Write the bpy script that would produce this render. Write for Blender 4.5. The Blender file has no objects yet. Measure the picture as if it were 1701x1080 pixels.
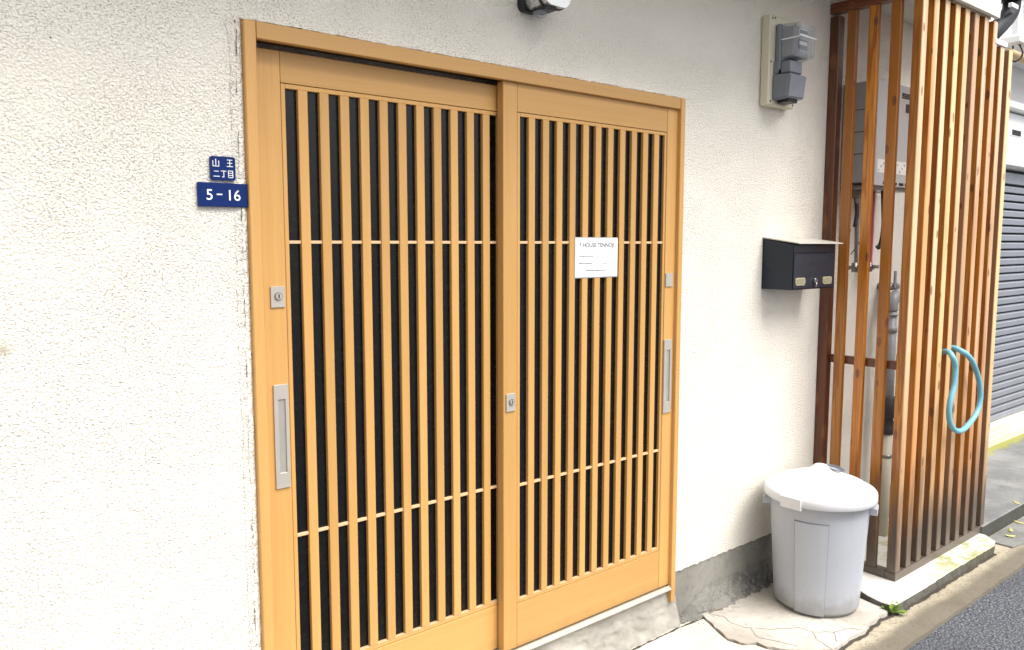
import bpy, bmesh, math, random
from mathutils import Vector, Matrix, noise
random.seed(7)
S = bpy.context.scene
COL = S.collection

# ------------------------------------------------------------------ camera
FPX, YAW, PITCH = 1320.9, 0.688505, 0.101879
cam_d = bpy.data.cameras.new('camera'); cam_d.sensor_width = 36.0; cam_d.lens = FPX/1701*36
cam_d.clip_start = 0.05; cam_d.clip_end = 300
cam = bpy.data.objects.new('camera', cam_d); COL.objects.link(cam)
fw = Vector((math.sin(YAW)*math.cos(PITCH), math.cos(YAW)*math.cos(PITCH), -math.sin(PITCH)))
rt = Vector((math.cos(YAW), -math.sin(YAW), 0)); up = rt.cross(fw)
cam.matrix_world = Matrix(((rt.x, up.x, -fw.x, 0), (rt.y, up.y, -fw.y, -1.95), (rt.z, up.z, -fw.z, 1.52), (0, 0, 0, 1)))
S.camera = cam
# ------------------------------------------------------------------ sky, sun, exposure
SUN_EL = math.radians(57); SUN = Vector((0.24, -0.97, 0)).normalized()
SUN = Vector((SUN.x*math.cos(SUN_EL), SUN.y*math.cos(SUN_EL), math.sin(SUN_EL)))
W = bpy.data.worlds.new('World'); S.world = W; W.use_nodes = True
wn = W.node_tree; bg = wn.nodes['Background']
sky = wn.nodes.new('ShaderNodeTexSky'); sky.sky_type = 'NISHITA'; sky.sun_disc = False
sky.sun_elevation = SUN_EL; sky.sun_rotation = math.atan2(SUN.x, SUN.y); sky.dust_density = 3.0; sky.air_density = 1.0
hs = wn.nodes.new('ShaderNodeHueSaturation'); hs.inputs['Saturation'].default_value = 0.12
wn.links.new(sky.outputs[0], hs.inputs['Color']); wn.links.new(hs.outputs[0], bg.inputs['Color'])
bg.inputs['Strength'].default_value = 0.09
sd = bpy.data.lights.new('sun', 'SUN'); sd.energy = 1.5; sd.angle = math.radians(42); sd.color = (1, .965, .91)
so = bpy.data.objects.new('sun', sd); COL.objects.link(so); so.rotation_euler = SUN.to_track_quat('Z', 'Y').to_euler(); so.location = (0, -6, 8)
S.view_settings.view_transform = 'Standard'; S.view_settings.look = 'None'; S.view_settings.gamma = 1
S.view_settings.use_curve_mapping = False; S.view_settings.exposure = 1.55

# ------------------------------------------------------------------ node helpers
class NT:
    def __init__(self, name):
        self.m = bpy.data.materials.new(name); self.m.use_nodes = True
        self.t = self.m.node_tree; self.n = self.t.nodes; self.b = self.n['Principled BSDF']
        self.tc = self.n.new('ShaderNodeTexCoord'); self.geo = self.n.new('ShaderNodeNewGeometry'); self.oi = self.n.new('ShaderNodeObjectInfo')
    def l(self, a, b): self.t.links.new(a, b)
    def put(self, sock, v):
        if hasattr(v, 'links') or isinstance(v, bpy.types.NodeSocket): self.l(v, sock)
        elif isinstance(v, (tuple, list)) and len(v) == 3 and sock.type == 'RGBA': sock.default_value = (*v, 1)
        else: sock.default_value = v
    def math(self, op, a, b=0.0, c=0.0, clamp=False):
        x = self.n.new('ShaderNodeMath'); x.operation = op; x.use_clamp = clamp
        for i, v in enumerate((a, b, c)): self.put(x.inputs[i], v)
        return x.outputs[0]
    def vec(self, scale=(1, 1, 1), rand=False, src='Object', loc=None):
        s = self.tc.outputs[src] if src != 'Position' else self.geo.outputs['Position']
        if rand:
            r = self.n.new('ShaderNodeVectorMath'); r.operation = 'ADD'; self.l(s, r.inputs[0])
            q = self.math('MULTIPLY', self.oi.outputs['Random'], 37.0); self.l(q, r.inputs[1]); s = r.outputs[0]
        mp = self.n.new('ShaderNodeMapping'); mp.inputs['Scale'].default_value = scale
        if loc: mp.inputs['Location'].default_value = loc
        self.l(s, mp.inputs[0]); return mp.outputs[0]
    def noise(self, v, scale=5, detail=4, rough=.55, dist=0):
        x = self.n.new('ShaderNodeTexNoise'); self.l(v, x.inputs['Vector'])
        x.inputs['Scale'].default_value = scale; x.inputs['Detail'].default_value = detail; x.inputs['Roughness'].default_value = rough; x.inputs['Distortion'].default_value = dist
        return x.outputs[0]
    def voro(self, v, scale, feature='F1', rnd=1):
        x = self.n.new('ShaderNodeTexVoronoi'); x.feature = feature; self.l(v, x.inputs['Vector']); x.inputs['Scale'].default_value = scale; x.inputs['Randomness'].default_value = rnd
        return x.outputs['Distance']
    def ramp(self, f, a, b, ca=0.0, cb=1.0):
        x = self.n.new('ShaderNodeMapRange'); x.interpolation_type = 'SMOOTHSTEP'
        self.put(x.inputs[0], f)
        for i, v in enumerate((a, b, ca, cb)): x.inputs[i+1].default_value = v
        return x.outputs[0]
    def mix(self, f, a, b, mode='MIX'):
        x = self.n.new('ShaderNodeMix'); x.data_type = 'RGBA'; x.blend_type = mode
        self.put(x.inputs[0], f); self.put(x.inputs[6], a); self.put(x.inputs[7], b); return x.outputs[2]
    def axis(self, i, src='Position'):
        x = self.n.new('ShaderNodeSeparateXYZ'); self.l(self.geo.outputs['Position'] if src == 'Position' else self.tc.outputs[src], x.inputs[0]); return x.outputs[i]
    def spot(self, p, r):
        x = self.n.new('ShaderNodeVectorMath'); x.operation = 'DISTANCE'; self.l(self.geo.outputs['Position'], x.inputs[0]); x.inputs[1].default_value = p
        return x.outputs['Value']
    def bump(self, h, strength=.3, dist=.002, prev=None):
        x = self.n.new('ShaderNodeBump'); x.inputs['Strength'].default_value = strength; x.inputs['Distance'].default_value = dist
        self.l(h, x.inputs['Height'])
        if prev is not None: self.l(prev, x.inputs['Normal'])
        return x.outputs[0]
    def done(self, col, rough=.6, spec=.5, metal=0, normal=None, coat=0):
        self.put(self.b.inputs['Base Color'], col); self.put(self.b.inputs['Roughness'], rough)
        self.b.inputs['Specular IOR Level'].default_value = spec; self.b.inputs['Metallic'].default_value = metal
        if coat: self.b.inputs['Coat Weight'].default_value = coat; self.b.inputs['Coat Roughness'].default_value = .1
        if normal is not None: self.l(normal, self.b.inputs['Normal'])
        return self.m

def plain(name, col, rough=.5, spec=.5, metal=0, var=.12, scale=30, bump=0):
    t = NT(name); n = t.noise(t.vec(), scale, 5)
    c = t.mix(n, tuple(x*(1-var) for x in col), tuple(min(1, x*(1+var)) for x in col))
    r = t.ramp(t.noise(t.vec(), scale*2.3, 3), .3, .7, max(.02, rough-.08), min(1, rough+.08))
    nb = t.bump(t.noise(t.vec(), 350, 3), bump, .001) if bump else None
    return t.done(c, r, spec, metal, nb)

def m_stucco(name='stucco', col=(.83, .785, .70)):
    t = NT(name); v = t.vec(src='Position')
    fine = t.noise(v, 380, 3, .6); grain = t.voro(v, 170, 'F1'); mid = t.noise(v, 175, 2, .5, 0); big = t.noise(v, 1.3, 4)
    h = t.math('ADD', t.math('MULTIPLY', grain, -.8), t.math('ADD', t.math('MULTIPLY', mid, .95), t.math('MULTIPLY', fine, .55)))
    pit = t.ramp(t.noise(t.vec((1, 1, 1.7), src='Position'), 185, 2, .5, .2), .575, .67)
    gate = t.ramp(t.noise(v, 5, 4), .34, .62, .25, 1)
    pit = t.math('MULTIPLY', pit, gate)
    h = t.math('SUBTRACT', h, t.math('MULTIPLY', pit, .7))
    c = t.mix(t.ramp(big, .3, .7), col, tuple(x*.95 for x in col))
    c = t.mix(t.math('MULTIPLY', pit, .45), c, (.24, .22, .18))  # pits coloured dark: dirt in the pores and painted shade under the grains
    streak = t.ramp(t.noise(t.vec((9, 9, .7), src='Position'), 1.2, 4), .55, .8)
    c = t.mix(t.math('MULTIPLY', streak, .14), c, (.55, .51, .43))
    d1 = t.math('ADD', t.spot((.4456, 0, 1.206), 0), t.math('MULTIPLY', t.noise(t.vec((1.6, 1, .35), src='Position'), 75, 3), .020))
    c = t.mix(t.ramp(d1, .011, .016, .7, 0), c, (.13, .13, .13))
    d2 = t.math('ADD', t.spot((.226, 0, 1.30), 0), t.math('MULTIPLY', t.noise(v, 60, 3), .05))
    c = t.mix(t.ramp(d2, .026, .05, .55, 0), c, (.32, .27, .17))
    d3 = t.spot((.347, 0, 1.952), 0)
    c = t.mix(t.ramp(d3, .0015, .003, .8, 0), c, (.08, .07, .06))
    return t.done(c, .9, .25, 0, t.bump(h, 1.0, .0034))

def m_doorwood(name, axis):
    t = NT(name); hi, lo = 260, 7
    sc = (hi, hi, lo) if axis == 'z' else (lo, hi, hi)
    g = t.noise(t.vec(sc, rand=True), 1, 4, .6); g2 = t.noise(t.vec(tuple(x*.22 for x in sc), rand=True), 1, 3)
    f = t.math('ADD', t.math('MULTIPLY', g, .5), t.math('MULTIPLY', g2, .5))
    c = t.mix(t.ramp(f, .28, .72), (.485, .264, .079), (.55, .308, .099))
    c = t.mix(t.ramp(t.noise(t.vec((3, 3, 3)), 1, 4), .55, .85, 0, .22), c, (.52, .27, .085))
    hv = t.n.new('ShaderNodeHueSaturation'); t.l(c, hv.inputs['Color']); t.l(t.ramp(t.oi.outputs['Random'], 0, 1, .92, 1.06), hv.inputs['Value']); c = hv.outputs[0]
    grime = t.ramp(t.math('ADD', t.axis(2), t.math('MULTIPLY', t.noise(t.vec(src='Position'), 22, 4), .09)), .20, .27, .32, 0)
    c = t.mix(grime, c, (.22, .13, .05))
    return t.done(c, t.ramp(g, .2, .8, .38, .5), .45, 0, t.bump(g, .12, .0006))

def m_cedar(name, axis='z', dark=1.0):
    t = NT(name)
    s = (1, 1, .055) if axis == 'z' else ((1, .055, 1) if axis == 'y' else (.055, 1, 1))
    v = t.vec(s, rand=True)
    warp = t.noise(v, 22, 3, .5, .7)
    rings = t.math('SINE', t.math('ADD', t.math('MULTIPLY', warp, 30), t.math('MULTIPLY', t.noise(v, 60, 3), 5)))
    rings = t.ramp(rings, -.9, 1.3)
    fib = t.noise(t.vec(tuple(x*1.0 for x in s), rand=True), 230, 3)
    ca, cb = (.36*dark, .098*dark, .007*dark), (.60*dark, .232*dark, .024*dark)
    c = t.mix(rings, cb, ca)
    c = t.mix(t.ramp(t.noise(v, 9, 3), .42, .64), c, (.48*dark, .165*dark, .014*dark))
    c = t.mix(t.math('MULTIPLY', fib, .28), c, (.17*dark, .06*dark, .015))
    # sun-bleached boards differ one from the next
    r = t.oi.outputs['Random']
    c = t.mix(t.math('MULTIPLY', t.ramp(r, .35, .9, 0, .6), t.ramp(t.axis(0), 3.72, 3.92)), c, (.46, .30, .20))
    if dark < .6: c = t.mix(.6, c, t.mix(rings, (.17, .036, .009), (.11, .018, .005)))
    hsn = t.n.new('ShaderNodeHueSaturation'); t.l(c, hsn.inputs['Color']); t.l(t.ramp(t.math('FRACT', t.math('MULTIPLY', r, 7.3)), 0, 1, .60, 1.10), hsn.inputs['Value'])
    c = hsn.outputs[0]
    kv = t.vec((15, 15, 6.5) if axis == 'z' else (6.5, 15, 15), rand=True)
    kd = t.voro(kv, 1.0); k = t.ramp(t.math('ADD', kd, t.math('MULTIPLY', t.noise(kv, 3, 2), .1)), .175, .215, .95, 0)
    c = t.mix(k, c, (.06, .016, .005))
    halo = t.ramp(kd, .14, .32, .35, 0); c = t.mix(halo, c, (.36, .13, .03))
    # street-facing faces: some bleaching, plus painted street light that strengthens with height
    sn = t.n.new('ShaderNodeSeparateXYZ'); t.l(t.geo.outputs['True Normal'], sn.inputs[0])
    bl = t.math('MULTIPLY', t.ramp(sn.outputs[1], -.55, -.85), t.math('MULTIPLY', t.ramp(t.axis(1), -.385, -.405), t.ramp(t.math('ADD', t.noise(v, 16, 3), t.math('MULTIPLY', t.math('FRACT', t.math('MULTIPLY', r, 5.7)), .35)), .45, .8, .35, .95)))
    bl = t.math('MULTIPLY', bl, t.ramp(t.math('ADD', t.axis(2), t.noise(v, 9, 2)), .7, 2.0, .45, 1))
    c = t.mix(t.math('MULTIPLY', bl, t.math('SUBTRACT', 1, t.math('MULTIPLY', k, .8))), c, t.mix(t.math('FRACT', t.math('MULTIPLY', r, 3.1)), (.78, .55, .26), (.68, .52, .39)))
    # grey rot and splash dirt near the ground
    zz = t.math('ADD', t.axis(2), t.math('MULTIPLY', t.math('SUBTRACT', t.noise(t.vec((4, 4, .6), src='Position', rand=True), 6, 4), .5), .75))
    wth = t.ramp(zz, .14, .62, .95, 0)
    c = t.mix(wth, c, t.mix(fib, (.055, .041, .033), (.12, .097, .08)))
    return t.done(c, t.ramp(fib, .2, .8, .26, .42), .6, 0, t.bump(t.math('ADD', fib, t.math('MULTIPLY', rings, .5)), .25, .0008))

def m_concrete(name, a, b, stain=(.12, .11, .09), sfac=.5, bump=.5, extra=None, rough=.85, crack=0, side=None):
    t = NT(name); v = t.vec(src='Position')
    n1 = t.noise(v, 3.1, 6, .62, .3); n2 = t.noise(v, 38, 5, .65); n3 = t.noise(v, 260, 3)
    c = t.mix(t.ramp(n1, .3, .7), a, b)
    c = t.mix(t.ramp(n2, .52, .78, 0, sfac), c, stain)
    c = t.mix(t.ramp(n3, .62, .8, 0, .35), c, tuple(x*.5 for x in a))
    h = t.math('ADD', t.math('MULTIPLY', n2, .7), t.math('MULTIPLY', n3, .35))
    if crack:
        cv = t.n.new('ShaderNodeVectorMath'); cv.operation = 'ADD'; t.l(v, cv.inputs[0])
        w = t.n.new('ShaderNodeTexNoise'); t.l(v, w.inputs['Vector']); w.inputs['Scale'].default_value = 7
        ws = t.n.new('ShaderNodeVectorMath'); ws.operation = 'SCALE'; t.l(w.outputs['Color'], ws.inputs[0]); ws.inputs['Scale'].default_value = .16
        t.l(ws.outputs[0], cv.inputs[1])
        e = t.voro(cv.outputs[0], crack, 'DISTANCE_TO_EDGE')
        ck = t.math('MULTIPLY', t.ramp(e, .004, .02, 1, 0), t.ramp(t.noise(v, 5, 2), .45, .6))
        c = t.mix(t.math('MULTIPLY', ck, .7), c, (.1, .085, .07)); h = t.math('SUBTRACT', h, t.math('MULTIPLY', ck, 1.2))
    if extra: c = extra(t, c)
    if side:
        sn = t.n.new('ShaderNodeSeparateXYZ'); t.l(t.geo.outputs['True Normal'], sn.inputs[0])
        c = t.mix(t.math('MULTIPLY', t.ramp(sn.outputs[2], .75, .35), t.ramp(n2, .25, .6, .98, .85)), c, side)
    return t.done(c, rough, .3, 0, t.bump(h, bump, .004))

def moss_pad(t, c):
    y = t.axis(1); x = t.axis(0)
    n = t.noise(t.vec(src='Position'), 16, 5, .65)
    f = t.math('MULTIPLY', t.ramp(x, 3.5, 3.95), t.ramp(n, .44, .6))
    return t.mix(t.math('MULTIPLY', f, .75), c, (.26, .27, .05))
def moss_apron(t, c):
    n = t.noise(t.vec(src='Position'), 14, 5, .6)
    f = t.ramp(t.math('ADD', t.axis(1), t.math('MULTIPLY', n, .16)), .16, .23)
    return t.mix(t.math('MULTIPLY', f, .8), c, (.30, .30, .05))
def strip_wet(t, c):
    n = t.noise(t.vec((.6, 1, 1), src='Position'), 2.6, 5, .5)
    f = t.ramp(t.math('SUBTRACT', t.math('MULTIPLY', t.axis(1), -1), t.math('MULTIPLY', n, .2)), .44, .50)
    c = t.mix(t.math('MULTIPLY', f, .72), c, (.085, .075, .06))
    d = t.ramp(t.noise(t.vec(src='Position'), 120, 3), .52, .68, 0, .6)
    return t.mix(d, c, (.12, .09, .05))

def m_asphalt():
    t = NT('asphalt'); v = t.vec(src='Position')
    a = t.voro(v, 85); n = t.noise(v, 150, 4, .7); b = t.noise(v, 2.2, 5)
    c = t.mix(t.ramp(a, .1, .6), (.17, .182, .21), (.062, .068, .083))
    c = t.mix(t.ramp(n, .54, .66, 0, .75), c, (.34, .355, .39))
    c = t.mix(t.ramp(t.noise(v, 165, 3, .6), .56, .66, 0, .8), c, (.018, .019, .024))
    c = t.mix(t.ramp(b, .4, .7, 0, .35), c, (.05, .052, .06))
    return t.done(c, .48, .5, 0, t.bump(t.math('ADD', t.math('MULTIPLY', a, -1), n), 1.0, .006))

def m_glass_dark():
    t = NT('dark_figured_glass'); v = t.vec(src='Position')
    n = t.noise(v, 42, 4, .6, .5)
    c = t.mix(t.ramp(n, .5, .8), (.004, .0042, .0048), (.008, .0085, .009))
    c = t.mix(t.ramp(t.noise(t.vec((60, 60, 20), src='Position'), 1, 2), .74, .8, 0, .35), c, (.11, .11, .105))
    return t.done(c, t.ramp(n, .3, .7, .18, .3), .28, 0, t.bump(n, .12, .002))
def m_clear():
    t = NT('clear_plastic'); t.b.inputs['Alpha'].default_value = .32
    return t.done((.42, .45, .50), .05, .8)

def m_bin():
    t = NT('grey_bin_plastic'); v = t.vec(src='Position')
    c = t.mix(t.noise(v, 8, 4), (.385, .40, .437), (.415, .43, .47))
    scuff = t.ramp(t.noise(t.vec((60, 60, 9), src='Position'), 1, 5, .7), .60, .74, 0, .35)
    c = t.mix(scuff, c, (.24, .24, .24))
    g = t.ramp(t.math('ADD', t.axis(2), t.math('MULTIPLY', t.noise(v, 16, 5, .65), .16)), .085, .20, .6, 0)
    c = t.mix(g, c, (.20, .18, .15))
    d = t.ramp(t.noise(t.vec((30, 30, 2.2), src='Position'), 1, 4, .6), .58, .75, 0, .22)
    c = t.mix(d, c, (.28, .27, .25))
    return t.done(c, t.ramp(t.noise(v, 40, 4), .3, .7, .36, .55), .4, 0, t.bump(t.noise(v, 300, 2), .06, .001))
def m_lid():
    t = NT('white_lid_plastic'); v = t.vec(src='Position')
    c = t.mix(t.noise(v, 8, 4), (.63, .635, .66), (.69, .69, .715))
    c = t.mix(t.ramp(t.noise(v, 21, 6, .7), .56, .74, 0, .3), c, (.42, .41, .38))
    c = t.mix(t.ramp(t.noise(t.vec((90, 20, 90), src='Position'), 1, 4, .7), .62, .72, 0, .3), c, (.36, .36, .36))
    return t.done(c, t.ramp(t.noise(v, 40, 4), .3, .7, .34, .52), .45)

M = dict(
    stucco=m_stucco(), wood_v=m_doorwood('door_wood_vertical', 'z'), wood_h=m_doorwood('door_wood_horizontal', 'x'),
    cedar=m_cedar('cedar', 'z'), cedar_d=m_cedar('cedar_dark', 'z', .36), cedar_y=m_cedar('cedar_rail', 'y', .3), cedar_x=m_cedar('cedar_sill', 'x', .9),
    plinth=m_concrete('plinth_concrete', (.17, .163, .145), (.28, .268, .24), (.06, .057, .05), .5, 1.0),
    mortar=m_concrete('rough_mortar', (.27, .255, .225), (.42, .395, .35), (.10, .09, .08), .4, 1.0),
    slab_old=m_concrete('old_slab', (.37, .335, .29), (.54, .51, .46), (.22, .185, .145), .65, 1.0),
    slab_new=m_concrete('new_concrete', (.52, .48, .41), (.62, .585, .51), (.36, .32, .25), .5, .7),
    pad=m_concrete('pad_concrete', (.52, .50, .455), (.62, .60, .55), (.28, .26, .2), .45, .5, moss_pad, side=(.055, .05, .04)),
    strip=m_concrete('kerb_concrete', (.33, .285, .205), (.45, .40, .305), (.17, .14, .10), .6, .7, strip_wet),
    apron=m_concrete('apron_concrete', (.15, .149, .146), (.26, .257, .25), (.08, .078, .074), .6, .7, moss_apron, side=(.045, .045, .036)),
    wet=m_concrete('damp_concrete', (.15, .15, .14), (.24, .24, .225), (.08, .08, .075), .6, .6), soil=m_concrete('crack_soil', (.045, .038, .03), (.08, .065, .05), (.02, .02, .015), .6, 1),
    wood_p=plain('pale_trim', (.62, .43, .25), .4, .5, 0, .06),
    asphalt=m_asphalt(), glass=m_glass_dark(), clear=m_clear(),
    crack=plain('crack_dust', (.17, .145, .115), .9, .2, 0, .4, 60),
    mortar_d=m_concrete('crumbling_mortar', (.11, .105, .095), (.26, .25, .225), (.05, .047, .04), .7, 1.0),
    alu=plain('anodised_metal', (.46, .43, .385), .42, .5, .35, .08, 40), alu_dark=plain('recess_metal', (.36, .345, .315), .5, .5, .35, .08),
    sill=plain('sill_aluminium', (.60, .57, .50), .38, .5, .5, .15, 25),
    black=plain('black_plastic', (.012, .012, .014), .45, .5, 0, .3), seal=m_concrete('sealant', (.66, .64, .56), (.76, .74, .66), (.3, .27, .2), .4, .6),
    blue=plain('blue_enamel', (.001, .017, .115), .35, .2, 0, .1), white=plain('white_paint', (.84, .84, .83), .5, .4, 0, .03),
    paper=plain('laminated_paper', (.86, .87, .88), .28, .5, 0, .02), ink=plain('ink', (.05, .05, .055), .6, .3), ink2=plain('faded_ink', (.42, .42, .44), .6, .3),
    cream=plain('cream_plastic', (.62, .58, .45), .5, .4, 0, .08), grey=plain('blue_grey_plastic', (.17, .185, .215), .38, .5, 0, .08),
    meter_in=plain('meter_mechanism', (.24, .25, .27), .5, .4, 0, .1, 60),
    navy=plain('navy_metal', (.004, .009, .020), .34, .4, 0, .1, 5), navy2=plain('navy_panel', (.013, .016, .025), .38, .5, 0, .25, 20),
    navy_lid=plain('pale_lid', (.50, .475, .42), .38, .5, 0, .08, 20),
    brass=plain('brass_rim', (.62, .56, .38), .32, .5, .6, .1), plate=plain('dull_plate', (.30, .28, .19), .45, .5, .3, .1),
    bin_edge=plain('bin_edge_grey', (.20, .21, .235), .6, .3, 0, .3, 20), bin=m_bin(), lid=m_lid(),
    heater=plain('heater_grey', (.50, .505, .51), .45, .4, 0, .04), heater_side=plain('heater_side', (.40, .41, .42), .5, .4, 0, .05),
    pvc=plain('grey_pvc', (.27, .285, .31), .4, .45, 0, .1), pvc_b=plain('beige_pvc', (.52, .48, .39), .5, .4, 0, .14, 12), rubber=plain('dark_joint', (.045, .045, .05), .55, .4, 0, .4, 60),
    steel=plain('dull_steel', (.28, .27, .26), .35, .5, .8, .2), pink=plain('pink_pipe', (.60, .16, .22), .5, .4), red=plain('red_handle', (.22, .045, .06), .5, .4),
    hose=plain('blue_hose', (.17, .43, .54), .36, .5, 0, .14, 14), downpipe=plain('black_downpipe', (.008, .0085, .013), .5, .3, 0, .2),
    shutter=plain('shutter_grey', (.25, .265, .30), .42, .5, .2, .08, 9), shutter_dark=plain('shutter_gap', (.03, .032, .038), .6, .3),
    nwall=plain('white_render', (.80, .80, .79), .8, .3, 0, .04, 4), nbox=plain('white_box', (.80, .80, .80), .5, .4, 0, .03, 6),
    bamboo=plain('tan_pole', (.56, .42, .24), .5, .4, 0, .18, 18), silver=plain('silver_plastic', (.62, .62, .61), .25, .6, .6, .08),
    leaf=plain('leaf_green', (.19, .28, .05), .5, .4, 0, .35, 60), leaf_dry=plain('dry_leaf', (.50, .44, .16), .6, .3, 0, .2, 60), twig=plain('dry_twig', (.25, .19, .12), .8, .2), fascia=plain('fascia_paint', (.66, .65, .61), .6, .35, 0, .08, 5),
)

# ------------------------------------------------------------------ mesh helpers (all shapes given in world metres)
def bx(bm, x0, x1, y0, y1, z0, z1, bev=0, mi=0):
    vs = [bm.verts.new(p) for p in ((x0, y0, z0), (x1, y0, z0), (x1, y1, z0), (x0, y1, z0), (x0, y0, z1), (x1, y0, z1), (x1, y1, z1), (x0, y1, z1))]
    fs = [bm.faces.new([vs[i] for i in q]) for q in ((3, 2, 1, 0), (4, 5, 6, 7), (0, 1, 5, 4), (1, 2, 6, 5), (2, 3, 7, 6), (3, 0, 4, 7))]
    for f in fs: f.material_index = mi
    if bev:
        es = list({e for f in fs for e in f.edges})
        r = bmesh.ops.bevel(bm, geom=es, offset=bev, segments=1, affect='EDGES', clamp_overlap=True)
        for f in r['faces']: f.material_index = mi
def box(x0, x1, y0, y1, z0, z1, bev=0):
    bm = bmesh.new(); bx(bm, x0, x1, y0, y1, z0, z1, bev); return bm
def hexa(bm, front, back, mi=0):
    """solid between two quads (same winding)"""
    a = [bm.verts.new(p) for p in front]; b = [bm.verts.new(p) for p in back]; n = len(a)
    fs = [bm.faces.new(a), bm.faces.new(b[::-1])] + [bm.faces.new((a[(i+1) % n], a[i], b[i], b[(i+1) % n])) for i in range(n)]
    for f in fs: f.material_index = mi
def tube(bm, pts, r, n=12, mi=0, cap=True):
    pts = [Vector(p) for p in pts]; rings = []; ref = None
    rr = r if isinstance(r, (list, tuple)) else [r]*len(pts)
    for i, p in enumerate(pts):
        d = (pts[min(i+1, len(pts)-1)] - pts[max(i-1, 0)]).normalized()
        if ref is None: ref = Vector((0, 0, 1)) if abs(d.z) < .9 else Vector((1, 0, 0))
        u = (ref - d*ref.dot(d)).normalized(); ref = u; w = d.cross(u)
        rings.append([bm.verts.new(p + (u*math.cos(t) + w*math.sin(t))*rr[i]) for t in [2*math.pi*k/n for k in range(n)]])
    for a, b in zip(rings, rings[1:]):
        for k in range(n):
            f = bm.faces.new((a[k], a[(k+1) % n], b[(k+1) % n], b[k])); f.smooth = True; f.material_index = mi
    if cap:
        for q in (rings[0][::-1], rings[-1]):
            f = bm.faces.new(q); f.material_index = mi
def spline(pts, sub=6):
    P = [Vector(p) for p in pts]; out = []
    for i in range(len(P)-1):
        a, b, c, d = P[max(i-1, 0)], P[i], P[i+1], P[min(i+2, len(P)-1)]
        for k in range(sub):
            t = k/sub; out.append(.5*((2*b)+(c-a)*t+(2*a-5*b+4*c-d)*t*t+(3*b-a-3*c+d)*t**3))
    return out + [P[-1]]
def lathe(bm, cx, cy, prof, n=72, mi=0, smooth=True):
    rings = []
    for r, z in prof:
        if r < 1e-6: rings.append([bm.verts.new((cx, cy, z))])
        else: rings.append([bm.verts.new((cx+r*math.cos(2*math.pi*k/n), cy+r*math.sin(2*math.pi*k/n), z)) for k in range(n)])
    for a, b in zip(rings, rings[1:]):
        for k in range(n):
            q = [a[k % len(a)], a[(k+1) % len(a)], b[(k+1) % len(b)], b[k % len(b)]]
            q = list(dict.fromkeys(q))
            if len(q) > 2: f = bm.faces.new(q); f.smooth = smooth; f.material_index = mi
def prism(bm, pts, z0, z1, mi=0):
    a = [bm.verts.new((x, y, z1)) for x, y in pts]; b = [bm.verts.new((x, y, z0)) for x, y in pts]; n = len(a)
    f = bm.faces.new(a); f.material_index = mi
    for i in range(n): bm.faces.new((a[i], b[i], b[(i+1) % n], a[(i+1) % n])).material_index = mi
    bm.normal_update()
    if f.normal.z < 0: bmesh.ops.reverse_faces(bm, faces=bm.faces[:])
def wpos(o): return o.matrix_world.translation if o else Vector()
WORLD = {}
def obj(name, bm, mats, parent=None, origin=(0, 0, 0), label=None, fix=True):
    origin = Vector(origin)
    if fix: bmesh.ops.recalc_face_normals(bm, faces=bm.faces[:])
    bmesh.ops.translate(bm, verts=bm.verts[:], vec=-origin)
    me = bpy.data.meshes.new(name); bm.to_mesh(me); bm.free()
    for m in (mats if isinstance(mats, (list, tuple)) else [mats]): me.materials.append(M[m] if isinstance(m, str) else m)
    o = bpy.data.objects.new(name, me); COL.objects.link(o); WORLD[o] = origin
    o.location = origin
    if parent: o.parent = parent; o.location = origin - WORLD[parent]
    if label: o['label'] = label
    return o
def dup(src, origin, parent, name=None):
    o = src.copy(); COL.objects.link(o); o.parent = parent; WORLD[o] = Vector(origin); o.location = Vector(origin) - (WORLD[parent] if parent else Vector()); return o
def thing(name, loc, label, cat, group=None):
    o = bpy.data.objects.new(name, None); o.empty_display_size = .1; COL.objects.link(o); o.location = loc; WORLD[o] = Vector(loc)
    return tag(o, label, cat, group)
def tag(o, label, cat, group=None):
    o['label'] = label; o['category'] = cat
    if group: o['group'] = group
    return o
def struct(name, bm, mat, kind='structure'):
    o = obj(name, bm, mat); o['kind'] = kind; return o
def text_bm(s, size, origin, depth=.0006, sx=1.0, center=False, bold=0.0):
    """flat lettering facing the street (-Y); origin = left baseline"""
    cu = bpy.data.curves.new('lettering', 'FONT'); cu.body = s; cu.size = size; cu.offset = bold
    if center: cu.align_x = 'CENTER'
    to = bpy.data.objects.new('lettering', cu); COL.objects.link(to)
    bpy.context.view_layer.update()
    me = bpy.data.meshes.new_from_object(to.evaluated_get(bpy.context.evaluated_depsgraph_get()))
    bm = bmesh.new(); bm.from_mesh(me)
    bpy.data.objects.remove(to); bpy.data.curves.remove(cu); bpy.data.meshes.remove(me)
    for v in bm.verts: v.co = Vector((origin[0]+v.co.x*sx, origin[1], origin[2]+v.co.y))
    return bm
def merge(dst, src):
    me = bpy.data.meshes.new('merge_buffer'); src.to_mesh(me); src.free(); dst.from_mesh(me); bpy.data.meshes.remove(me)
def nz(x, y=0, z=0, s=1): return noise.noise(Vector((x*s, y*s, z*s)))
def grid_patch(bm, fn, nu, nv):
    vs = [[bm.verts.new(fn(i/nu, j/nv)) for i in range(nu+1)] for j in range(nv+1)]
    for j in range(nv):
        for i in range(nu): f = bm.faces.new((vs[j][i], vs[j][i+1], vs[j+1][i+1], vs[j+1][i])); f.smooth = True

# ------------------------------------------------------------------ ground
bm = bmesh.new(); bx(bm, -40, 60, -50, 50, -.6, -.03); struct('road', bm, 'asphalt')
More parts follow.
